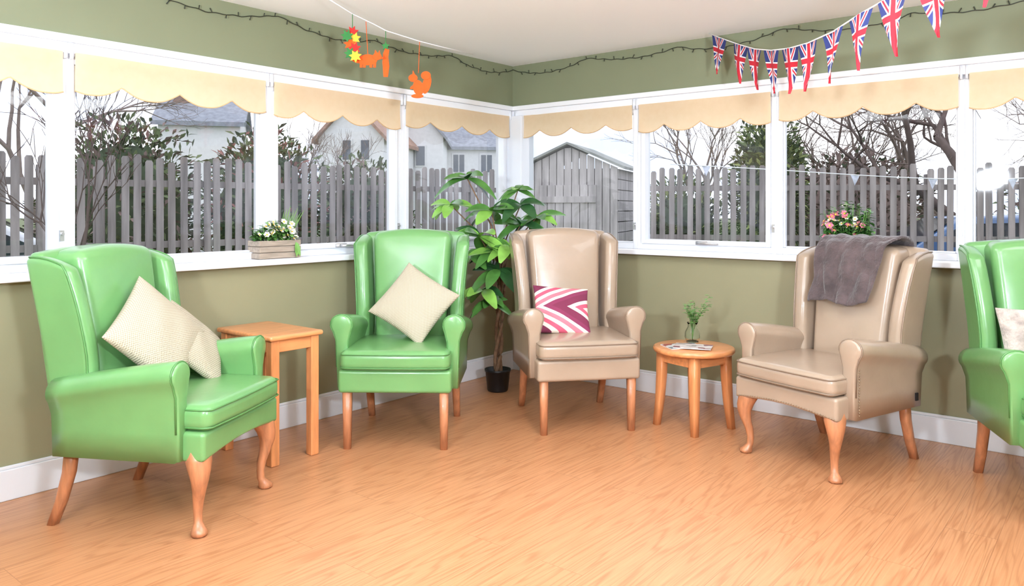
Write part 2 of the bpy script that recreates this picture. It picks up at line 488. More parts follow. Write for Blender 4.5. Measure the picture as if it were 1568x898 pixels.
# ---------------------------------------------------------------- cushions
def pillow(name, m, c, lx, ly, lz, yaw, tilt, phi, a, b, T):
    bm = bmesh.new(); n = 22
    for s in (-1, 1):
        g = []
        for i in range(n+1):
            row = []
            for j in range(n+1):
                u = math.sin(math.pi/2*(-1+2*i/n)); v = math.sin(math.pi/2*(-1+2*j/n))
                x = a*u*(1-0.07*(1-v*v)); z = b*v*(1-0.07*(1-u*u))
                y = s*T*((1-u*u)*(1-v*v))**0.42 + 0.004*math.sin(7*u+3*v)*(1-u*u)*(1-v*v)
                row.append(bm.verts.new((x, y, z)))
            g.append(row)
        for i in range(n):
            for j in range(n):
                bm.faces.new((g[i][j], g[i+1][j], g[i+1][j+1], g[i][j+1]))
    mw = cmx(c) @ Matrix.Translation((lx, ly, lz)) @ Matrix.Rotation(math.radians(yaw), 4, 'Z') @ Matrix.Rotation(math.radians(-tilt), 4, 'X') @ Matrix.Rotation(math.radians(phi), 4, 'Y')
    return finish(bm, name, m, mw=mw)
def knit_mat():
    m, nt, p = new_mat('cream_knit')
    tc = nt.nodes.new('ShaderNodeTexCoord'); sp = nt.nodes.new('ShaderNodeSeparateXYZ'); nt.links.new(tc.outputs['Object'], sp.inputs[0])
    sx = M(nt, 'SINE', M(nt, 'MULTIPLY', sp.outputs[0], 620.0)); sz = M(nt, 'SINE', M(nt, 'MULTIPLY', sp.outputs[2], 480.0))
    h = M(nt, 'MULTIPLY_ADD', M(nt, 'MULTIPLY', sx, sz), 0.5, 0.5)
    nt.links.new(MIX(nt, h, rgb(148,136,116), rgb(202,191,168)), p.inputs['Base Color'])
    b = nt.nodes.new('ShaderNodeBump'); b.inputs['Strength'].default_value = 0.5; b.inputs['Distance'].default_value = 0.003
    nt.links.new(h, b.inputs['Height']); nt.links.new(b.outputs[0], p.inputs['Normal']); p.inputs['Roughness'].default_value = 0.9
    return m
m_knit = knit_mat()
def chevron_mat():
    m, nt, p = new_mat('chevron_fabric')
    tc = nt.nodes.new('ShaderNodeTexCoord'); sp = nt.nodes.new('ShaderNodeSeparateXYZ'); nt.links.new(tc.outputs['Object'], sp.inputs[0])
    v = M(nt, 'ADD', M(nt, 'MULTIPLY', M(nt, 'ABSOLUTE', M(nt, 'SUBTRACT', sp.outputs[2], 0.0)), -1.7), M(nt, 'MULTIPLY', sp.outputs[0], 0.9))
    f = M(nt, 'FRACT', M(nt, 'ADD', M(nt, 'MULTIPLY', v, 2.9), 10.18))
    rp = nt.nodes.new('ShaderNodeValToRGB'); cr = rp.color_ramp; cr.interpolation = 'CONSTANT'
    cols = [(0.0, rgb(118,40,70)), (0.24, rgb(226,212,198)), (0.36, rgb(200,84,108)), (0.50, rgb(226,212,198)), (0.62, rgb(214,112,126)), (0.76, rgb(226,212,198)), (0.86, rgb(130,46,80))]
    cr.elements[0].position = 0; cr.elements[0].color = cols[0][1]; cr.elements[1].position = cols[1][0]; cr.elements[1].color = cols[1][1]
    for po, co in cols[2:]:
        el = cr.elements.new(po); el.color = co
    nt.links.new(f, rp.inputs[0]); nt.links.new(rp.outputs[0], p.inputs['Base Color']); p.inputs['Roughness'].default_value = 0.85
    return m
m_fur = mat('faux_fur', rgb(184,170,160), 0.95, 0.4, 22, 1.0, 90, sheen=0.4)
pillow('cushion', m_knit, cA, 0.16, -0.04, 0.665, 8, 32, 50, 0.165, 0.165, 0.045)
pillow('cushion', m_knit, cA, -0.045, 0.01, 0.742, -8, 28, 52, 0.195, 0.195, 0.065)
pillow('cushion', m_knit, cB, 0.055, -0.045, 0.737, 0, 30, 34, 0.186, 0.186, 0.062)
pillow('chevron_cushion', chevron_mat(), cC, -0.085, -0.045, 0.660, 0, 38, 6, 0.172, 0.165, 0.055)
pillow('fluffy_cushion', m_fur, cE, -0.085, 0.02, 0.675, 4, 22, 0, 0.185, 0.165, 0.07)

# ---------------------------------------------------------------- throw
m_throw = mat('brown_plush', rgb(80,67,67), 0.95, 0.35, 14, 0.9, 60, sheen=0.3)
bm = bmesh.new()
prof = [(0.115,0.80),(0.135,0.88),(0.155,1.0),(0.175,1.09),(0.195,1.135),(0.24,1.165),(0.29,1.17),(0.35,1.165),(0.40,1.14),(0.418,1.08),(0.415,0.98),(0.402,0.9)]
fine = []
for i in range(len(prof)-1):
    for k in range(4):
        f = k/4; fine.append((prof[i][0]*(1-f)+prof[i+1][0]*f, prof[i][1]*(1-f)+prof[i+1][1]*f))
fine.append(prof[-1])
grid = []
for i, (y, z) in enumerate(fine):
    row = []; t = i/(len(fine)-1)
    for j in range(41):
        s = j/40
        x0, x1 = -0.185, 0.15+0.08*min(1, t*2.5)
        x = x0+(x1-x0)*s
        hang = max(0, 1-t*2.6)
        w = 0.010*math.sin(8*s+2*t*9)+0.008*math.sin(17*s-11*t+1)+0.005*math.sin(29*s+23*t)
        yy = y-0.012-abs(w)*(0.5+hang)
        zz = z+(0.02*math.sin(7*s)+0.03*s)*hang*0.8+abs(w)*0.6
        row.append(bm.verts.new((x+0.008*math.sin(14*t+6*s), yy, zz)))
    grid.append(row)
for i in range(len(grid)-1):
    for j in range(40):
        bm.faces.new((grid[i][j], grid[i+1][j], grid[i+1][j+1], grid[i][j+1]))
th = finish(bm, 'throw_blanket', m_throw, mw=cmx(cD) @ Matrix.Diagonal((1,1,0.953,1)))
so = th.modifiers.new('sol', 'SOLIDIFY'); so.thickness = 0.014; so.offset = 1
ss = th.modifiers.new('sub', 'SUBSURF'); ss.levels = 1; ss.render_levels = 1

# ---------------------------------------------------------------- side table (square)
e = empty('side_table', (-1.271, 4.018, 0), AL)
rbox('table_top', (0.158, 0.25, 0.0125), 0.011, m_table, e, lambda x, y, z: (x, y, z+0.6335))
bm = bmesh.new()
for sx in (-1, 1):
    box(bm, sx*0.125-0.009, sx*0.125+0.009, -0.21, 0.21, 0.56, 0.622)
for sy in (-1, 1):
    box(bm, -0.12, 0.12, sy*0.215-0.009, sy*0.215+0.009, 0.56, 0.622)
bevel(finish(bm, 'apron', m_table, e, smooth=False, doubles=0), 0.003)
m_tleg = mat('table_leg_wood', rgb(210,138,86), 0.32, 0.18, 6, 0, stretch=(8,8,1), coat=0.25)
for sx in (-1, 1):
    for sy in (-1, 1):
        bm = bmesh.new(); box(bm, sx*0.118-0.024, sx*0.118+0.024, sy*0.208-0.024, sy*0.208+0.024, 0, 0.621)
        bevel(finish(bm, 'leg', m_tleg, e, smooth=False), 0.006, 3)

# ---------------------------------------------------------------- round table
e = empty('round_side_table', (1.062, 4.48, 0), math.radians(45-12))
bm = bmesh.new(); lathe(bm, [(0.20,0.437),(0.225,0.438),(0.233,0.446),(0.235,0.456),(0.231,0.466),(0.222,0.470),(0.1,0.4705),(0.01,0.4705)], n=64)
ob = finish(bm, 'table_top', m_table, e)
bm = bmesh.new()
for k in range(4):
    mt = Matrix.Rotation(k*math.pi/2, 4, 'Z'); box(bm, -0.125, 0.125, -0.144, -0.126, 0.375, 0.437, 0, mt)
bevel(finish(bm, 'apron', m_table, e, smooth=False, doubles=0), 0.003)
for sx in (-1, 1):
    for sy in (-1, 1):
        bm = bmesh.new(); secs = []
        for z, o, w in ((0.436,0.128,0.026),(0.3,0.130,0.025),(0.15,0.137,0.022),(0.0,0.150,0.018)):
            q = w*0.8; secs.append([Vector((sx*o+a, sy*o+b, z)) for a, b in ((w,q),(q,w),(-q,w),(-w,q),(-w,-q),(-q,-w),(q,-w),(w,-q))])
        loft(bm, secs); finish(bm, 'leg', m_tleg, e)
def mag_mat(name, c1, c2, c3):
    m, nt, p = new_mat(name)
    tc = nt.nodes.new('ShaderNodeTexCoord'); vo = nt.nodes.new('ShaderNodeTexVoronoi'); vo.inputs['Scale'].default_value = 22; vo.distance = 'CHEBYCHEV'
    nt.links.new(tc.outputs['Object'], vo.inputs['Vector'])
    rp = nt.nodes.new('ShaderNodeValToRGB'); rp.color_ramp.interpolation = 'CONSTANT'
    rp.color_ramp.elements[0].color = c1; rp.color_ramp.elements[1].color = c2; rp.color_ramp.elements[1].position = 0.45
    el = rp.color_ramp.elements.new(0.75); el.color = c3
    sp = nt.nodes.new('ShaderNodeSeparateColor'); nt.links.new(vo.outputs['Color'], sp.inputs[0]); nt.links.new(sp.outputs[0], rp.inputs[0])
    nt.links.new(rp.outputs[0], p.inputs['Base Color']); p.inputs['Roughness'].default_value = 0.3
    return m
m_page = mat('paper_pages', rgb(240,238,232), 0.6, 0.03)
for k, (dx, dy, rz, cs) in enumerate(((-0.07, -0.02, 15, ('mag_a', rgb(205,205,205), rgb(150,60,60), rgb(100,110,120)))
    , (-0.02, -0.07, -20, ('mag_b', rgb(215,205,203), rgb(160,150,150), rgb(130,80,90))))):
    bm = bmesh.new(); z0 = 0.4712+0.0065*k
    box(bm, -0.105, 0.105, -0.0725, 0.0725, 0, 0.0045, 1); box(bm, -0.106, 0.106, -0.074, 0.074, 0.0045, 0.0055, 0)
    finish(bm, 'magazine', [mag_mat(*cs), m_page], smooth=False, doubles=0, mw=Matrix.Translation((1.062+dx, 4.48+dy, z0)) @ Matrix.Rotation(math.radians(rz), 4, 'Z'))
m_vglass, nt, p = new_mat('clear_glass'); p.inputs['Transmission Weight'].default_value = 1.0; p.inputs['Roughness'].default_value = 0.02; p.inputs['Base Color'].default_value = (0.93,0.99,0.97,1); p.inputs['IOR'].default_value = 1.2
m_leafl = mat('light_leaf', rgb(110,158,78), 0.45, 0.25, 20)
m_leafd = mat('dark_leaf', rgb(58,104,44), 0.35, 0.3, 20)
e = empty('vase_with_sprigs', (1.085, 4.61, 0.4715))
bm = bmesh.new()
lathe(bm, [(0.004,0.004),(0.036,0.004),(0.046,0.03),(0.044,0.06),(0.028,0.09),(0.026,0.105),(0.033,0.118),(0.031,0.118),(0.024,0.105),(0.025,0.091),(0.041,0.06),(0.043,0.03),(0.033,0.007),(0.004,0.006)], n=28)
lathe(bm, [(0.002,0.0),(0.036,0.0),(0.037,0.004),(0.002,0.004)], n=28)
finish(bm, 'glass_vase', m_vglass, e)
bm = bmesh.new(); rr = random.Random(3)
for k in range(11):
    a = rr.uniform(0, 6.28); l = rr.uniform(0.13, 0.22); d = Vector((math.cos(a)*0.4+0.12, math.sin(a)*0.35, 1))
    pts = [Vector((0,0,0.01))+Vector((d.x*l*f*f*1.0, d.y*l*f*f, l*f*1.25)) for f in (0, .3, .6, .8, 1)]
    tube(bm, pts, 0.0013, 5)
    for f in range(9):
        q = pts[2].lerp(pts[4], f/8); a2 = rr.uniform(0, 6.28)
        leaf(bm, q, (math.cos(a2), math.sin(a2), 0.3), (0,0,1), rr.uniform(0.024, 0.040), 0.028, 0.2, 0, 3)
finish(bm, 'sprigs', m_leafl, e)

# ---------------------------------------------------------------- potted plant (pachira)
e = empty('potted_money_tree', (-0.10, 5.36, 0))
bm = bmesh.new(); lathe(bm, [(0.005,0),(0.068,0.0),(0.073,0.01),(0.086,0.135),(0.091,0.137),(0.092,0.153),(0.084,0.153),(0.080,0.13),(0.005,0.13)], n=40)
finish(bm, 'pot', m_black, e)
m_bark = mat('bark_brown', rgb(128,98,74), 0.8, 0.3, 30, 0.5, 60)
m_leafa = mat('leaf_bright', rgb(138,190,84), 0.35, 0.2, 12)
m_leafb = mat('leaf_mid', rgb(84,136,62), 0.3, 0.25, 12)
m_leafc = mat('leaf_dark', rgb(46,86,46), 0.3, 0.25, 12)
bm = bmesh.new()
rr = random.Random(12)
for k in range(3):
    pts = []; rad = []
    for i in range(26):
        t = i/25; a = 2*math.pi*k/3+t*6.5; r = 0.020+0.022*max(0, t-0.55)
        pts.append((r*math.cos(a)+0.02*t, r*math.sin(a), 0.12+0.62*t)); rad.append(0.015-0.006*t)
    tube(bm, pts, rad, 8)
branches = [
 ((-0.21,-0.05,1.48),.21),((-0.04,-0.08,1.26),.22),((0.16,-0.04,1.30),.22),((-0.33,0.0,1.30),.19),((0.14,0.02,1.40),.15),
 ((-0.12,-0.12,1.08),.23),((0.08,-0.14,1.02),.21),((-0.20,-0.06,0.96),.21),((0.01,-0.16,0.86),.21),((-0.10,-0.16,0.72),.20),
 ((0.28,0.0,1.22),.19),((0.16,-0.06,1.16),.20),((-0.02,-0.12,0.98),.19),((-0.05,-0.14,0.64),.16)]
for (p3, s) in branches:
    b0 = Vector((0.02, 0, 0.62+0.25*max(0, (p3[2]-0.9)))); b1 = Vector(p3); mid = b0.lerp(b1, 0.5)+Vector((-b1.x*0.25, 0, 0.03))
    tube(bm, [b0, b0.lerp(mid, .5)+Vector((0,0,.01)), mid, mid.lerp(b1, .5), b1], [0.009,0.007,0.006,0.005,0.004], 6)
finish(bm, 'trunk', m_bark, e)
bm = bmesh.new()
for (p3, s) in branches:
    mi0 = rr.choice((0,0,1,1,2)); n = rr.randint(8, 10); a0 = rr.uniform(0, 6)
    for k in range(n):
        a = a0+2*math.pi*k/n; el = rr.uniform(-0.35, 0.5)
        d = Vector((math.cos(a), math.sin(a)*0.6, el))
        mi = mi0 if rr.random() < 0.65 else rr.choice((0,1,2))
        leaf(bm, p3, d, (rr.uniform(-.3,.3), -0.6, 1), s*rr.uniform(0.75, 1.1), s*0.42, rr.uniform(0.2, 0.6), mi, 7)
finish(bm, 'leaves', [m_leafa, m_leafb, m_leafc], e, doubles=0)

# ---------------------------------------------------------------- sill planters
m_crate = mat('weathered_crate_wood', rgb(160,146,132), 0.7, 0.2, 10, stretch=(1,8,8))
m_petw = mat('white_petals', rgb(236,232,218), 0.6, 0.03)
m_petp = mat('pink_petals', rgb(222,128,148), 0.6, 0.15)
m_pety = mat('yellow_centre', rgb(230,190,70), 0.6, 0.1)
def flower(bm, c, r, rr, mp, my):
    n = Vector((rr.uniform(-.7,.7), rr.uniform(-1,-.1), rr.uniform(0.1,1))).normalized()
    a = n.cross(Vector((0,0,1)));  a.normalize(); b = n.cross(a)
    for k in range(6):
        an = 2*math.pi*k/6; d = a*math.cos(an)+b*math.sin(an)+n*0.25
        leaf(bm, c, d, n, r, r*0.9, 0.0, mp, 3)
    ball(bm, c+n*r*0.15, r*0.28, my, 6)
e = empty('flower_planter'); e.matrix_world = FL @ Matrix.Translation((-2.17, -0.005, 0.9905))
bm = bmesh.new()
for z in (0.0, 0.035, 0.07):
    for sy in (-0.06, 0.052): box(bm, -0.135, 0.135, sy, sy+0.008, z+0.002, z+0.033)
    for sx in (-0.135, 0.127): box(bm, sx, sx+0.008, -0.052, 0.052, z+0.002, z+0.033)
box(bm, -0.125, 0.125, -0.05, 0.05, 0.0, 0.085)
bevel(finish(bm, 'wooden_crate', m_crate, e, smooth=False, doubles=0), 0.002)
def foliage(e, w, d, h, n, nf, seed, petal, rF, z0=0.07):
    rr = random.Random(seed); bm = bmesh.new()
    for k in range(n):
        b = Vector((rr.uniform(-w*.7, w*.7), rr.uniform(-d*.6, d*.6), z0))
        t = Vector((b.x*1.25+rr.uniform(-.02,.02), b.y*1.3+rr.uniform(-.02,.01), z0+h*rr.uniform(.3, 1)*(1-0.35*abs(b.x)/w)))
        tube(bm, [b, b.lerp(t, .5), t], 0.0012, 4, 0)
        for q in range(7):
            a = rr.uniform(0, 6.28); p = b.lerp(t, rr.uniform(.3, 1))
            leaf(bm, p, (math.cos(a), math.sin(a)*0.7, rr.uniform(-.2,.6)), (0,0,1), rr.uniform(.03,.05), rr.uniform(.018,.028), .3, rr.choice((0,1,1)), 3)
    for k in range(nf):
        a = rr.uniform(0, math.pi); r = rr.uniform(.35, 1)
        c = Vector((w*0.95*math.cos(a)*r, -d*0.6+rr.uniform(-.03,.02), z0+0.02+h*0.85*math.sin(a)*r))
        flower(bm, c, rF*rr.uniform(.8, 1.2), rr, 2, 3)
    finish(bm, 'flowers_and_leaves', [m_leafl, m_leafd, petal, m_pety], e, doubles=0)
foliage(e, 0.15, 0.06, 0.14, 60, 34, 5, m_petw, 0.019, z0=0.085)
bm = bmesh.new()
for k in range(9):
    x = 0.02+0.05*k/9; leaf(bm, Vector((x, 0.0, 0.06)), (0.25+0.08*k, -0.1, 1.6), (0,1,0), 0.22+0.02*(k % 3), 0.008, 0.05, 0, 5)
for k in range(10):
    leaf(bm, Vector((0.10, -0.062, 0.09)), (rr.uniform(-.3,.3), -0.3, -1), (0,-1,0), rr.uniform(.04,.09), 0.025, 0, 0, 3)
finish(bm, 'grass_blades', m_leafl, e, doubles=0)
e = empty('pink_flower_pot'); e.matrix_world = FR @ Matrix.Translation((2.53, -0.01, 0.9905))
bm = bmesh.new(); lathe(bm, [(0.005,0),(0.040,0),(0.052,0.085),(0.056,0.087),(0.056,0.095),(0.048,0.095),(0.045,0.08),(0.005,0.08)], n=28)
finish(bm, 'pot', m_white, e)
foliage(e, 0.15, 0.06, 0.25, 120, 22, 9, m_petp, 0.021, z0=0.09)
foliage(e, 0.13, 0.055, 0.24, 6, 12, 19, m_petw, 0.016, z0=0.09)

# ---------------------------------------------------------------- fairy lights
e = empty('fairy_light_string')
for side, F, L in (('L', FL, 5.0), ('R', FR, 5.0)):
    sg = -1 if side == 'L' else 1
    bm = bmesh.new(); pts = []; rr = random.Random(21 if side == 'L' else 22)
    n = 260
    for k in range(n+1):
        t = 0.02+L*k/n
        sp = 0.72; ph = (t % sp)/sp
        z = 2.372-0.05*(4*ph*(1-ph))-0.01*math.sin(5*t)+0.003*math.sin(60*t)
        pts.append(F @ Vector((sg*t, -0.018-0.006*math.sin(31*t), z)))
    tube(bm, pts, 0.0028, 5)
    for k in range(4, n, 4):
        p = pts[k]; q = p+Vector((rr.uniform(-.012,.012), rr.uniform(-.012,.0), rr.choice((-1, 1))*rr.uniform(.014,.022)))
        tube(bm, [p, q], [0.0022, 0.0032], 5)
        ball(bm, q, 0.004, 0, 6)
    finish(bm, 'wire_'+('left' if side == 'L' else 'right'), [m_wire, m_white], e)

# ---------------------------------------------------------------- union flag bunting
def jack_mat():
    m, nt, p = new_mat('union_flag_print')
    uv = nt.nodes.new('ShaderNodeUVMap'); sp = nt.nodes.new('ShaderNodeSeparateXYZ'); nt.links.new(uv.outputs[0], sp.inputs[0])
    x = M(nt, 'ABSOLUTE', sp.outputs[0]); y = M(nt, 'ABSOLUTE', M(nt, 'SUBTRACT', sp.outputs[1], 0.36))
    mn = M(nt, 'MINIMUM', x, y); dg = M(nt, 'ABSOLUTE', M(nt, 'SUBTRACT', M(nt, 'MULTIPLY', x, 1.3), y))
    c = MIX(nt, M(nt, 'LESS_THAN', dg, 0.075), rgb(36,48,108), rgb(218,214,220))
    c = MIX(nt, M(nt, 'LESS_THAN', dg, 0.032), c, rgb(182,26,46))
    c = MIX(nt, M(nt, 'LESS_THAN', mn, 0.088), c, rgb(218,214,220))
    c = MIX(nt, M(nt, 'LESS_THAN', mn, 0.056), c, rgb(182,26,46))
    nt.links.new(c, p.inputs['Base Color']); p.inputs['Roughness'].default_value = 0.7
    return m
m_jack = jack_mat()
FP = [(1.283,4.75,2.335),(1.338,4.50,2.236),(1.353,4.27,2.164),(1.370,4.05,2.111),(1.383,3.83,2.076),(1.389,3.60,2.053),(1.404,3.35,2.050),(1.405,3.10,2.062),(1.418,2.85,2.070),(1.442,2.62,2.09),(1.46,2.38,2.13),(1.48,2.14,2.18)]
bm = bmesh.new(); uvl = bm.loops.layers.uv.new('UVMap')
def add_flags(bm, FP, W, Hh, seed, uvl):
    rr = random.Random(seed)
    for i, p in enumerate(FP):
        p = Vector(p); a = Vector(FP[max(i-1, 0)]); b = Vector(FP[min(i+1, len(FP)-1)])
        d = (b-a).normalized(); nrm = d.cross(Vector((0,0,1))).normalized()
        tw = rr.uniform(-.25, .25); n = 14
        grid = []
        for r_ in range(n+1):
            t = r_/n; w = W*(1-t)+0.002; row = []
            for c_ in range(7):
                s = (c_/6-0.5)
                q = p+d*(w*s)*math.cos(tw*t)+Vector((0,0,-Hh*t))+nrm*(math.sin(tw*t)*w*s+0.018*math.sin(2.2*t+i)*t+0.006*math.sin(6*s+i*2))
                row.append((bm.verts.new(q), (s*(1-t)*W/Hh, t)))
            grid.append(row)
        for r_ in range(n):
            for c_ in range(6):
                q = (grid[r_][c_], grid[r_][c_+1], grid[r_+1][c_+1], grid[r_+1][c_])
                f = bm.faces.new([v[0] for v in q])
                if uvl:
                    for lp, v in zip(f.loops, q): lp[uvl].uv = v[1]
add_flags(bm, FP, 0.20, 0.228, 4, uvl)
tube(bm, [(1.25, 4.86, 2.385)]+FP+[(1.50, 1.95, 2.28), (1.52, 1.75, 2.385)], 0.0035, 6, 1)
finish(bm, 'union_flag_bunting', [m_jack, m_white], doubles=0)

# ---------------------------------------------------------------- hanging felt decorations
m_or = mat('orange_felt', rgb(222,86,24), 0.9, 0.08, 40)
m_rd = mat('red_felt', rgb(196,42,38), 0.9, 0.08, 40)
m_yl = mat('yellow_felt', rgb(226,180,60), 0.9, 0.08, 40)
m_gr = mat('green_felt', rgb(52,120,60), 0.9, 0.08, 40)
def poly(bm, pts, c, s, th=0.006, mi=0, dy=0.0):
    a = [bm.verts.new((c[0]+x*s, c[1]-th/2+dy, c[2]+z*s)) for x, z in pts]; b = [bm.verts.new((c[0]+x*s, c[1]+th/2+dy, c[2]+z*s)) for x, z in pts]
    f = bm.faces.new(a); f.material_index = mi; f = bm.faces.new(list(reversed(b))); f.material_index = mi
    for i in range(len(pts)):
        j = (i+1) % len(pts); f = bm.faces.new((a[i], b[i], b[j], a[j])); f.material_index = mi
def ell(cx, cz, rx, rz, n=20, rot=0):
    o = []
    for k in range(n):
        a = 2*math.pi*k/n; x = rx*math.cos(a); z = rz*math.sin(a)
        o.append((cx+x*math.cos(rot)-z*math.sin(rot), cz+x*math.sin(rot)+z*math.cos(rot)))
    return o
def star(n, r0, r1, cx=0, cz=0):
    return [(cx+(r1 if k % 2 else r0)*math.cos(math.pi*k/n+.3), cz+(r1 if k % 2 else r0)*math.sin(math.pi*k/n+.3)) for k in range(2*n)]
e = empty('felt_autumn_garland')
bm = bmesh.new()
S = [Vector(p) for p in ((-1.03,3.80,2.39),(-0.87,4.17,2.335),(-0.76,4.22,2.29),(-0.70,4.25,2.262),(-0.53,4.40,2.235),(-0.42,4.55,2.235),(-0.25,4.9,2.26))]
tube(bm, S, 0.003, 6); finish(bm, 'string', m_white, e)
bm = bmesh.new(); c = (-0.868, 4.17, 2.17)
tube(bm, [(c[0],c[1],2.335),(c[0],c[1],2.23)], 0.002, 5, 3)
for k, (dx, dz, mi) in enumerate(((0,.065,0),(.012,.03,1),(-.012,.0,2),(.014,-.025,0),(-.008,-.055,3),(.02,-.07,1),(-.024,.04,3))):
    poly(bm, star(7, 1, .55), (c[0]+dx, c[1]-0.004*k, c[2]+dz), 0.036, 0.004, mi)
finish(bm, 'leaf_cluster', [m_rd, m_yl, m_or, m_gr], e, smooth=False, doubles=0)
bm = bmesh.new(); c = (-0.79, 4.20, 2.09)
tube(bm, [(-0.80,4.20,2.30),(-0.79,4.20,2.12)], 0.002, 5, 0)
poly(bm, ell(0,0,.052,.030), c, 1); poly(bm, ell(.052,.018,.024,.020), c, 1, dy=-.003)
poly(bm, [(.062,.026),(.088,.010),(.064,.002)], c, 1, dy=.002); poly(bm, [(.036,.03),(.040,.055),(.056,.036)], c, 1, dy=.001); poly(bm, [(.054,.034),(.064,.054),(.070,.026)], c, 1, dy=.004)
poly(bm, ell(-.065,.0,.034,.014,rot=-.4), c, 1, dy=.003)
for x in (-.036, -.018, .018, .038): poly(bm, [(x-.008,-.015),(x+.008,-.015),(x+.006,-.042),(x-.008,-.042)], c, 1, dy=.001)
finish(bm, 'felt_fox', m_or, e, smooth=False, doubles=0)
bm = bmesh.new(); c = (-0.70, 4.25, 2.085)
tube(bm, [(-0.70,4.25,2.262),(-0.70,4.25,2.14)], 0.002, 5, 1)
poly(bm, [(-.012,-.08),(.012,-.08),(.02,-.02),(.014,.03),(.02,.07),(.0,.085),(-.014,.05),(-.018,.0)], c, 1)
poly(bm, star(5,.024,.012,0,.09), c, 1, mi=1, dy=-.004)
finish(bm, 'felt_leaf', [m_or, m_gr], e, smooth=False, doubles=0)
bm = bmesh.new(); c = (-0.53, 4.38, 1.985)
tube(bm, [(-0.53,4.40,2.235),(-0.535,4.38,2.05)], 0.002, 5, 0)
poly(bm, ell(-.005,-.02,.030,.045,rot=.2), c, 1); poly(bm, ell(-.035,.035,.026,.022), c, 1, dy=-.003); poly(bm, [(-.04,.05),(-.036,.08),(-.022,.052)], c, 1, dy=.002)
poly(bm, ell(.042,.0,.024,.055,rot=-.25), c, 1, dy=.003); poly(bm, ell(.038,.05,.028,.024), c, 1, dy=-.001); poly(bm, ell(-.01,-.068,.035,.012), c, 1, dy=-.004)
poly(bm, ell(-.035,-.015,.02,.009,rot=.5), c, 1, dy=.004)
finish(bm, 'felt_squirrel', m_or, e, smooth=False, doubles=0)

# ---------------------------------------------------------------- outside
m_grass = mat('lawn', rgb(112,122,84), 0.95, 0.35, 1.5, 0.3, 20)
bm = bmesh.new(); box(bm, -70, 70, -20, 110, -0.4, -0.25)
finish(bm, 'garden_ground', m_grass, smooth=False)
m_fence = mat('weathered_fence_wood', rgb(146,138,138), 0.9, 0.45, 1.6, 0.2, 30, stretch=(6,6,0.6))
def fence(name, pts, top, seed, w=0.072, gap=0.046):
    rr = random.Random(seed); bm = bmesh.new()
    for i in range(len(pts)-1):
        a, b = Vector(pts[i]+(0,)), Vector(pts[i+1]+(0,)); d = (b-a); L = d.length; d.normalize(); ang = math.atan2(d.y, d.x)
        base = Matrix.Translation(a) @ Matrix.Rotation(ang, 4, 'Z'); x = 0
        while x < L-w:
            h = top+rr.uniform(-.04,.04); tl = rr.uniform(-.012,.012)
            v = []
            for yy in (-0.01, 0.01):
                v.append([bm.verts.new(base @ Vector(q)) for q in ((x,yy,-.25),(x+w,yy,-.25),(x+w+tl,yy,h-.022),(x+w*.8+tl,yy,h),(x+w*.2+tl,yy,h),(x+tl,yy,h-.022))])
            bm.faces.new(v[0]); bm.faces.new(list(reversed(v[1])))
            for k in range(6): bm.faces.new((v[0][k], v[1][k], v[1][(k+1) % 6], v[0][(k+1) % 6]))
            x += w+gap+rr.uniform(-.012,.012)
        for z in (0.1, 0.85, 1.5): box(bm, 0, L, 0.01, 0.05, z, z+0.07, 0, base)
        x = 0
        while x < L: box(bm, x, x+0.09, 0.05, 0.14, -0.25, top-0.1, 0, base); x += 1.8
    return finish(bm, name, m_fence, smooth=False, doubles=0)
fence('picket_fence', [(-8.4, 3.6), (-4.2, 7.75), (-0.6, 11.0), (-0.1, 11.3)], 1.80, 1)
fence('picket_fence', [(1.75, 10.3), (5.2, 9.6), (11.5, 8.3)], 1.80, 2)
# shed
m_shed = mat('shed_boards', rgb(186,180,180), 0.9, 0.25, 2, 0.2, 30, stretch=(6,6,0.8))
m_felt = mat('roofing_felt', rgb(150,152,148), 0.95, 0.2, 6)
e = empty('garden_shed', (0.80, 10.9, -0.25), math.radians(-20))
bm = bmesh.new(); w, dp, hw, ha = 0.72, 1.4, 2.08, 2.40
n = 13
for k in range(n):
    x0 = -w+2*w*k/n; x1 = -w+2*w*(k+1)/n-0.012
    za, zb_ = [hw+(ha-hw)*(1-abs(x)/w) for x in (x0, x1)]
    v = [bm.verts.new(q) for q in ((x0,0,0),(x1,0,0),(x1,0,zb_),(x0,0,za),(x0,.02,0),(x1,.02,0),(x1,.02,zb_),(x0,.02,za))]
    for f in ((0,1,2,3),(7,6,5,4),(0,4,5,1),(3,2,6,7),(0,3,7,4),(1,5,6,2)): bm.faces.new([v[i] for i in f])
box(bm, -w, -w+.02, .02, dp, 0, hw); box(bm, -w+.02, w-.02, dp-.02, dp, 0, hw)
box(bm, -w+.03, w-.03, .03, .04, 0, hw)
for k in range(14): box(bm, w-.02, w+.004, .02, dp, hw*k/14, hw*(k+1)/14-.012)
finish(bm, 'walls', m_shed, e, smooth=False, doubles=0)
bm = bmesh.new()
for sx in (-1, 1):
    v = [bm.verts.new(q) for q in ((0,-.08,ha+.03),(0,dp+.08,ha+.03),(sx*(w+.1),dp+.08,hw-.02),(sx*(w+.1),-.08,hw-.02),(0,-.08,ha+.06),(0,dp+.08,ha+.06),(sx*(w+.1),dp+.08,hw+.02),(sx*(w+.1),-.08,hw+.02))]
    for f in ((0,1,2,3),(7,6,5,4),(0,4,5,1),(3,2,6,7),(0,3,7,4),(1,5,6,2)): bm.faces.new([v[i] for i in f])
finish(bm, 'roof', m_felt, e, smooth=False, doubles=0)
bm = bmesh.new()
for k in range(7): box(bm, -.42+.12*k, -.42+.12*k+.108, -.025, -.005, .08, 1.85)
for z in (.3, 1.0, 1.6): box(bm, -.42, .41, -.045, -.025, z, z+.09)
tube(bm, [(.3,-.05,1.1),(.36,-.05,1.1)], .015)
finish(bm, 'door', m_shed, e, smooth=False, doubles=0)

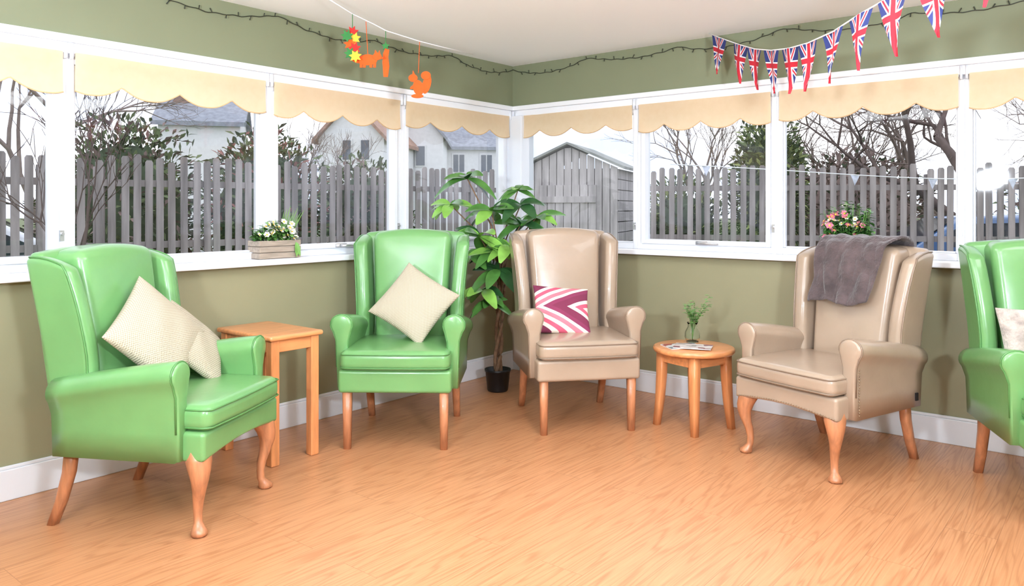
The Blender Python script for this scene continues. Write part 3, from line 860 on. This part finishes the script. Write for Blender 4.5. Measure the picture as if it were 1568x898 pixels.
# houses
m_render = mat('white_render', rgb(226,226,228), 0.9, 0.04)
m_slate = mat('slate_roof', rgb(146,150,160), 0.8, 0.2, 6)
m_brownroof = mat('brown_tile_roof', rgb(168,136,122), 0.8, 0.2, 6)
m_brick = mat('chimney_brick', rgb(150,122,112), 0.9, 0.2, 8)
m_dark = mat('dark_window', rgb(90,98,110), 0.2, 0.1)
def house(loc, rz, w, d, hw, ha, mroof, chim=((0.0, 0.9),), wins=(), gwins=()):
    e = empty('house', (loc[0], loc[1], -0.25), math.radians(rz))
    bm = bmesh.new()
    secs = [[Vector(q) for q in ((x,0,0),(x,d,0),(x,d,hw),(x,d/2,ha),(x,0,hw))] for x in (-w, w)]
    loft(bm, secs); finish(bm, 'walls', m_render, e, smooth=False)
    bm = bmesh.new()
    for s in (0, 1):
        y0, y1 = (-.2, d/2) if s == 0 else (d+.2, d/2); zl = hw-.2*(ha-hw)/(d/2)
        v = [bm.verts.new(q) for q in ((-w-.2,y0,zl),(w+.2,y0,zl),(w+.2,y1,ha+.02),(-w-.2,y1,ha+.02),(-w-.2,y0,zl+.15),(w+.2,y0,zl+.15),(w+.2,y1,ha+.18),(-w-.2,y1,ha+.18))]
        for f in ((0,1,2,3),(7,6,5,4),(0,4,5,1),(3,2,6,7),(0,3,7,4),(1,5,6,2)): bm.faces.new([v[i] for i in f])
    finish(bm, 'roof', mroof, e, smooth=False, doubles=0)
    if chim:
        bm = bmesh.new()
        for cx, ch in chim:
            box(bm, cx-.4, cx+.4, d/2-.3, d/2+.3, ha-.3, ha+ch); box(bm, cx-.45, cx+.45, d/2-.35, d/2+.35, ha+ch, ha+ch+.1)
            for q in (-.2, .2): lathe(bm, [(.11, 0), (.13, .3)], (cx+q, d/2, ha+ch+.1), 10)
        finish(bm, 'chimney', m_brick, e, smooth=False, doubles=0)
    bm = bmesh.new()
    for wx, wz, ww, wh in wins:
        box(bm, wx-ww/2-.08, wx+ww/2+.08, -.05, -.01, wz-.08, wz+wh+.08, 0)
        box(bm, wx-ww/2, wx-.03, -.08, -.05, wz, wz+wh, 1); box(bm, wx+.03, wx+ww/2, -.08, -.05, wz, wz+wh, 1)
    for wy, wz, ww, wh in gwins:
        box(bm, -w-.05, -w-.01, wy-ww/2-.06, wy+ww/2+.06, wz-.06, wz+wh+.06, 0); box(bm, -w-.08, -w-.05, wy-ww/2, wy+ww/2, wz, wz+wh, 1)
    if wins or gwins: finish(bm, 'windows', [m_render, m_dark], e, smooth=False, doubles=0)
    else: bm.free()
    return e
house((-1.7, 36), 8, 2.0, 3.0, 4.35, 5.3, m_slate, ((1.4, .35),), ((-.8,3.2,.5,.8),(.5,3.2,.5,.8)))
house((-2.95, 34), 92, 1.8, 1.9, 4.5, 5.6, m_slate, (), (), ((0.95,3.3,.35,.8),))
house((-4.4, 30), 82, 2.0, 2.5, 4.1, 5.4, m_brownroof, (), (), ((.7,3.3,.3,.7),(1.4,3.3,.3,.7)))
house((-10.6, 26), 15, 1.3, 3, 4.4, 5.2, m_slate, ((-.6, .5),), ())

# bare trees
m_treebark = mat('tree_bark', rgb(140,126,120), 0.95, 0.2, 6)
m_treebark2 = mat('tree_bark_dark', rgb(98,84,80), 0.95, 0.2, 6)
def tree(loc, h, r0, seed, depth=6, spread=0.55, lean=(0,0), tm=None, up=0.12):
    rr = random.Random(seed); bm = bmesh.new()
    def br(p, d, L, r, dep):
        pts = [p]; q = p.copy(); dd = d.copy(); ns = 3
        for k in range(ns):
            dd = (dd+Vector((rr.uniform(-1,1), rr.uniform(-1,1), rr.uniform(-.5,.8)))*0.16).normalized()
            q = q+dd*(L/ns); pts.append(q.copy())
        tube(bm, pts, [r, r*.88, r*.76, r*.62], 5 if dep > 3 else 3, cap=False)
        if dep <= 0: return
        n = 3 if rr.random() < 0.75 else 2
        for k in range(n):
            ax = Vector((rr.uniform(-1,1), rr.uniform(-1,1), rr.uniform(-1,1))).normalized()
            nd = (dd+ax*spread*rr.uniform(.7,1.5)+Vector((0,0,up))).normalized()
            br(pts[-1] if k < 2 else pts[2], nd, L*rr.uniform(.66,.86), max(r*.6, 0.0035), dep-1)
    br(Vector((loc[0], loc[1], -0.25)), Vector((lean[0], lean[1], 1)).normalized(), h*0.27, r0, depth)
    return finish(bm, 'bare_tree', tm or m_treebark, doubles=0)
tree((-3.55, 6.4), 3.4, 0.03, 3, 5, 0.5, tm=m_treebark2)
tree((-8.5, 13.5), 7.0, 0.11, 5, 7, 0.55)
tree((-12.0, 17.0), 8.6, 0.14, 6, 7, 0.55)
tree((-4.4, 17.0), 3.9, 0.06, 8, 6, 0.6)
tree((3.6, 15.5), 4.6, 0.07, 9, 6, 0.6)
tree((6.4, 15.0), 4.4, 0.10, 10, 7, 0.8)
tree((8.4, 15.0), 5.0, 0.13, 11, 7, 0.85)
tree((7.45, 12.2), 6.6, 0.17, 12, 6, 0.8, tm=m_treebark2)
tree((13.0, 15.0), 6.0, 0.14, 14, 7, 0.75)

def bush(name, c, rx, ry, rz, n, seed, cols, ls=0.12):
    rr = random.Random(seed); bm = bmesh.new()
    ball(bm, c, 0.8, 0, 16, (rx, ry, rz))
    for k in range(n):
        th_ = rr.uniform(0, 2*math.pi); u = rr.uniform(-.7, 1); s = math.sqrt(max(0,1-u*u)); f = rr.uniform(.78, 1.06)*(1+0.2*math.sin(5*th_+seed)*math.sin(4*u+seed))
        nrm = Vector((s*math.cos(th_), s*math.sin(th_), u)); p = Vector(c)+Vector((nrm.x*rx, nrm.y*ry, nrm.z*rz))*f
        d = (nrm+Vector((rr.uniform(-1,1), rr.uniform(-1,1), rr.uniform(-.6,1.2)))).normalized()
        leaf(bm, p, d, (rr.uniform(-1,1), rr.uniform(-1,1), 1), ls*rr.uniform(.6,1.4), ls*.4, .2, rr.choice((0,1,1,2)), 2)
    return finish(bm, name, cols, doubles=0)
g1 = mat('evergreen_dark', rgb(70,84,62), 0.9, 0.3, 4); g2 = mat('evergreen_mid', rgb(100,114,78), 0.9, 0.3, 4); g3 = mat('evergreen_light', rgb(138,148,92), 0.9, 0.3, 4)
b1 = mat('shrub_brown', rgb(128,110,104), 0.9, 0.3, 4); b2 = mat('shrub_rust', rgb(160,112,104), 0.9, 0.3, 4)
bush('evergreen_tree', (4.15, 12.4, 1.4), .55, .6, 1.35, 3400, 1, [g1, g2, g3], .13)
bush('hedge', (-5.5, 10.9, 1.1), 1.0, 0.8, 1.35, 3000, 2, [g1, g2, b1], .14)
bush('hedge', (-3.9, 12.1, 1.0), 0.9, 0.8, 1.45, 3000, 3, [g1, g2, b2], .14)
bush('hedge', (-8.4, 10.2, 1.0), 1.2, 0.9, 1.2, 2400, 4, [g1, b1, g2], .15)
bush('hedge', (-2.6, 13.4, 0.9), 0.8, 0.8, 1.15, 2000, 5, [g1, g2, b1], .14)
bush('hedge', (6.2, 13.9, 1.0), 1.3, 0.8, 1.25, 2400, 6, [b1, b1, g1], .15)
bush('hedge', (9.6, 12.2, 1.0), 1.5, 0.8, 1.3, 2400, 7, [b1, g2, b1], .15)
bush('hedge', (2.9, 13.2, 0.7), 0.8, 0.7, 1.0, 1600, 9, [g1, g2, g3], .14)

# parked cars beyond the fences
m_carw = mat('car_paint_white', rgb(225,228,232), 0.25, 0.02, coat=0.5)
m_carb = mat('car_paint_blue', rgb(70,110,160), 0.25, 0.03, coat=0.5)
m_cglass = mat('car_glass', rgb(50,58,66), 0.1, 0.05)
m_tyre = mat('tyre_rubber', rgb(30,30,32), 0.8, 0.1)
def car(loc, rz, mp):
    e = empty('parked_car', (loc[0], loc[1], -0.25), math.radians(rz))
    prof = [(-2.1,.35),(-2.12,.62),(-1.95,.85),(-1.1,.95),(-.45,1.38),(.75,1.42),(1.55,1.0),(2.02,.92),(2.1,.6),(2.05,.35)]
    bm = bmesh.new(); secs = []
    for y, s, dz in ((-.84,.94,-.03),(-.80,.985,0),(-.5,1,.02),(.5,1,.02),(.80,.985,0),(.84,.94,-.03)):
        secs.append([Vector((x*s, y if z < 1.0 else y*.84, z+(dz if z > .5 else 0))) for x, z in prof])
    loft(bm, secs); finish(bm, 'body', mp, e)
    bm = bmesh.new()
    for s in (-1, 1):
        v = [bm.verts.new(q) for q in ((-.95,s*.80,1.0),(-.42,s*.722,1.31),(.7,s*.722,1.34),(1.3,s*.80,1.02))]; bm.faces.new(v)
    for q in (((-1.12,-.66,.98),(-1.12,.66,.98),(-.5,.58,1.38),(-.5,-.58,1.38)), ((1.56,-.66,1.03),(1.56,.66,1.03),(.85,.58,1.42),(.85,-.58,1.42))):
        bm.faces.new([bm.verts.new(p) for p in q])
    finish(bm, 'windows', m_cglass, e, smooth=False)
    for k, x in enumerate((-1.35, 1.3)):
        for s in (-1, 1):
            bm = bmesh.new(); tube(bm, [(x, s*.68, .31), (x, s*.87, .31)], .31, 24); finish(bm, 'wheel', m_tyre, e)
            bm = bmesh.new(); tube(bm, [(x, s*.86, .31), (x, s*.88, .31)], .19, 16); finish(bm, 'hubcap', m_metal, e)
car((6.6, 10.9), -10, m_carb)
car((-6.6, 8.2), 42, m_carw)

# garden bunting on the right-hand fence
gp = []
for k in range(17):
    t = k/16; gp.append((1.9+6.6*t, 9.2-1.1*t, 1.80-0.18*math.sin(math.pi*t)+0.02*math.sin(9*t)))
m_pale = mat('pale_faded_fabric', rgb(206,210,226), 0.8, 0.15, 30)
bm = bmesh.new(); uvl = bm.loops.layers.uv.new('UVMap'); add_flags(bm, gp[1:-1:2], 0.10, 0.12, 6, uvl); tube(bm, gp, 0.006, 5, 1)
finish(bm, 'garden_bunting', [m_pale, m_white], doubles=0)

# ---------------------------------------------------------------- added fill lights, all out of view
m_em, nt, p = new_mat('fill_diffuser'); p.inputs['Emission Color'].default_value = (1,0.98,0.95,1); p.inputs['Emission Strength'].default_value = 1.5  # glow of the added ceiling panels
LC = (0.90, 0.95, 1.0)
def fill_panel(loc, sx, sy, P):  # invented panel out of view, added as fill for floor and chairs
    e = empty('added_ceiling_fill', (loc[0], loc[1], H), AL)
    bm = bmesh.new(); box(bm, -sx/2-.03, sx/2+.03, -sy/2-.03, sy/2+.03, -0.03, -0.001)
    finish(bm, 'housing', m_white, e, smooth=False)
    bm = bmesh.new(); box(bm, -sx/2, sx/2, -sy/2, sy/2, -0.034, -0.031)
    finish(bm, 'fill_glow', m_em, e, smooth=False)
    l = bpy.data.lights.new('panel_fill', 'AREA'); l.shape = 'RECTANGLE'; l.size = sx; l.size_y = sy; l.energy = P; l.color = LC
    o = bpy.data.objects.new('panel_fill', l); scene.collection.objects.link(o); o.parent = e; o.location = (0, 0, -0.04)
fill_panel((0.4, 2.9), 1.2, 1.2, 36)
fill_panel((-1.6, 1.2), 1.2, 1.2, 16)
fill_panel((2.6, 1.9), 1.0, 1.0, 24)
fill_panel((0.3, -0.8), 1.2, 1.2, 5)
def fill_uplighter(loc, P, target):  # invented lamp out of view, added to brighten the visible ceiling
    e = empty('added_fill_lamp', (loc[0], loc[1], 0))
    bm = bmesh.new(); lathe(bm, [(.005,0),(.15,0),(.15,.02),(.02,.03),(.013,.05),(.013,1.46),(.005,1.47)], n=32)
    finish(bm, 'stand', m_metal, e)
    d = (Vector(target)-Vector((loc[0], loc[1], 1.6))).normalized()
    rot = d.to_track_quat('Z', 'Y')
    bm = bmesh.new(); lathe(bm, [(.005,-0.14),(.03,-0.13),(.17,-0.02),(.18,-0.02),(.03,-0.14),(.005,-0.15)], n=32)
    h = finish(bm, 'fill_head', m_metal, e); h.location = (0,0,1.6); h.rotation_euler = rot.to_euler()
    l = bpy.data.lights.new('fill_uplight', 'AREA'); l.shape = 'DISK'; l.size = 0.32; l.energy = P; l.color = (0.80, 0.90, 1.0)
    o = bpy.data.objects.new('fill_uplight', l); scene.collection.objects.link(o); o.parent = e; o.location = (0,0,1.6)
    o.rotation_euler = (-d).to_track_quat('Z', 'Y').to_euler()
fill_uplighter((1.0, -0.1), 190, (0.6, 1.8, 3.6))
fill_uplighter((-1.3, 0.4), 160, (-0.6, 2.1, 3.6))

# world: bright overcast
w = bpy.data.worlds.new('overcast_sky'); scene.world = w; w.use_nodes = True; nt = w.node_tree
bg = nt.nodes['Background']; tc = nt.nodes.new('ShaderNodeTexCoord'); nz = nt.nodes.new('ShaderNodeTexNoise'); nz.inputs['Scale'].default_value = 2.2; nz.inputs['Detail'].default_value = 5
mp = nt.nodes.new('ShaderNodeMapping'); mp.inputs['Scale'].default_value = (1,1,3); nt.links.new(tc.outputs['Generated'], mp.inputs[0]); nt.links.new(mp.outputs[0], nz.inputs['Vector'])
rp = nt.nodes.new('ShaderNodeValToRGB'); rp.color_ramp.elements[0].position = .38; rp.color_ramp.elements[1].position = .6
rp.color_ramp.elements[0].color = rgb(172,186,212); rp.color_ramp.elements[1].color = rgb(238,238,240)
nt.links.new(nz.outputs['Fac'], rp.inputs[0]); nt.links.new(rp.outputs[0], bg.inputs['Color']); bg.inputs['Strength'].default_value = 2.4

# ---------------------------------------------------------------- camera
cam = bpy.data.cameras.new('camera'); co = bpy.data.objects.new('camera', cam); scene.collection.objects.link(co)
co.location = (0, 0, 1.28); co.rotation_euler = (math.pi/2, 0, 0)
cam.sensor_width = 36; cam.lens = 26.95; cam.shift_y = -0.0835; cam.clip_end = 300; cam.clip_start = 0.05
scene.camera = co
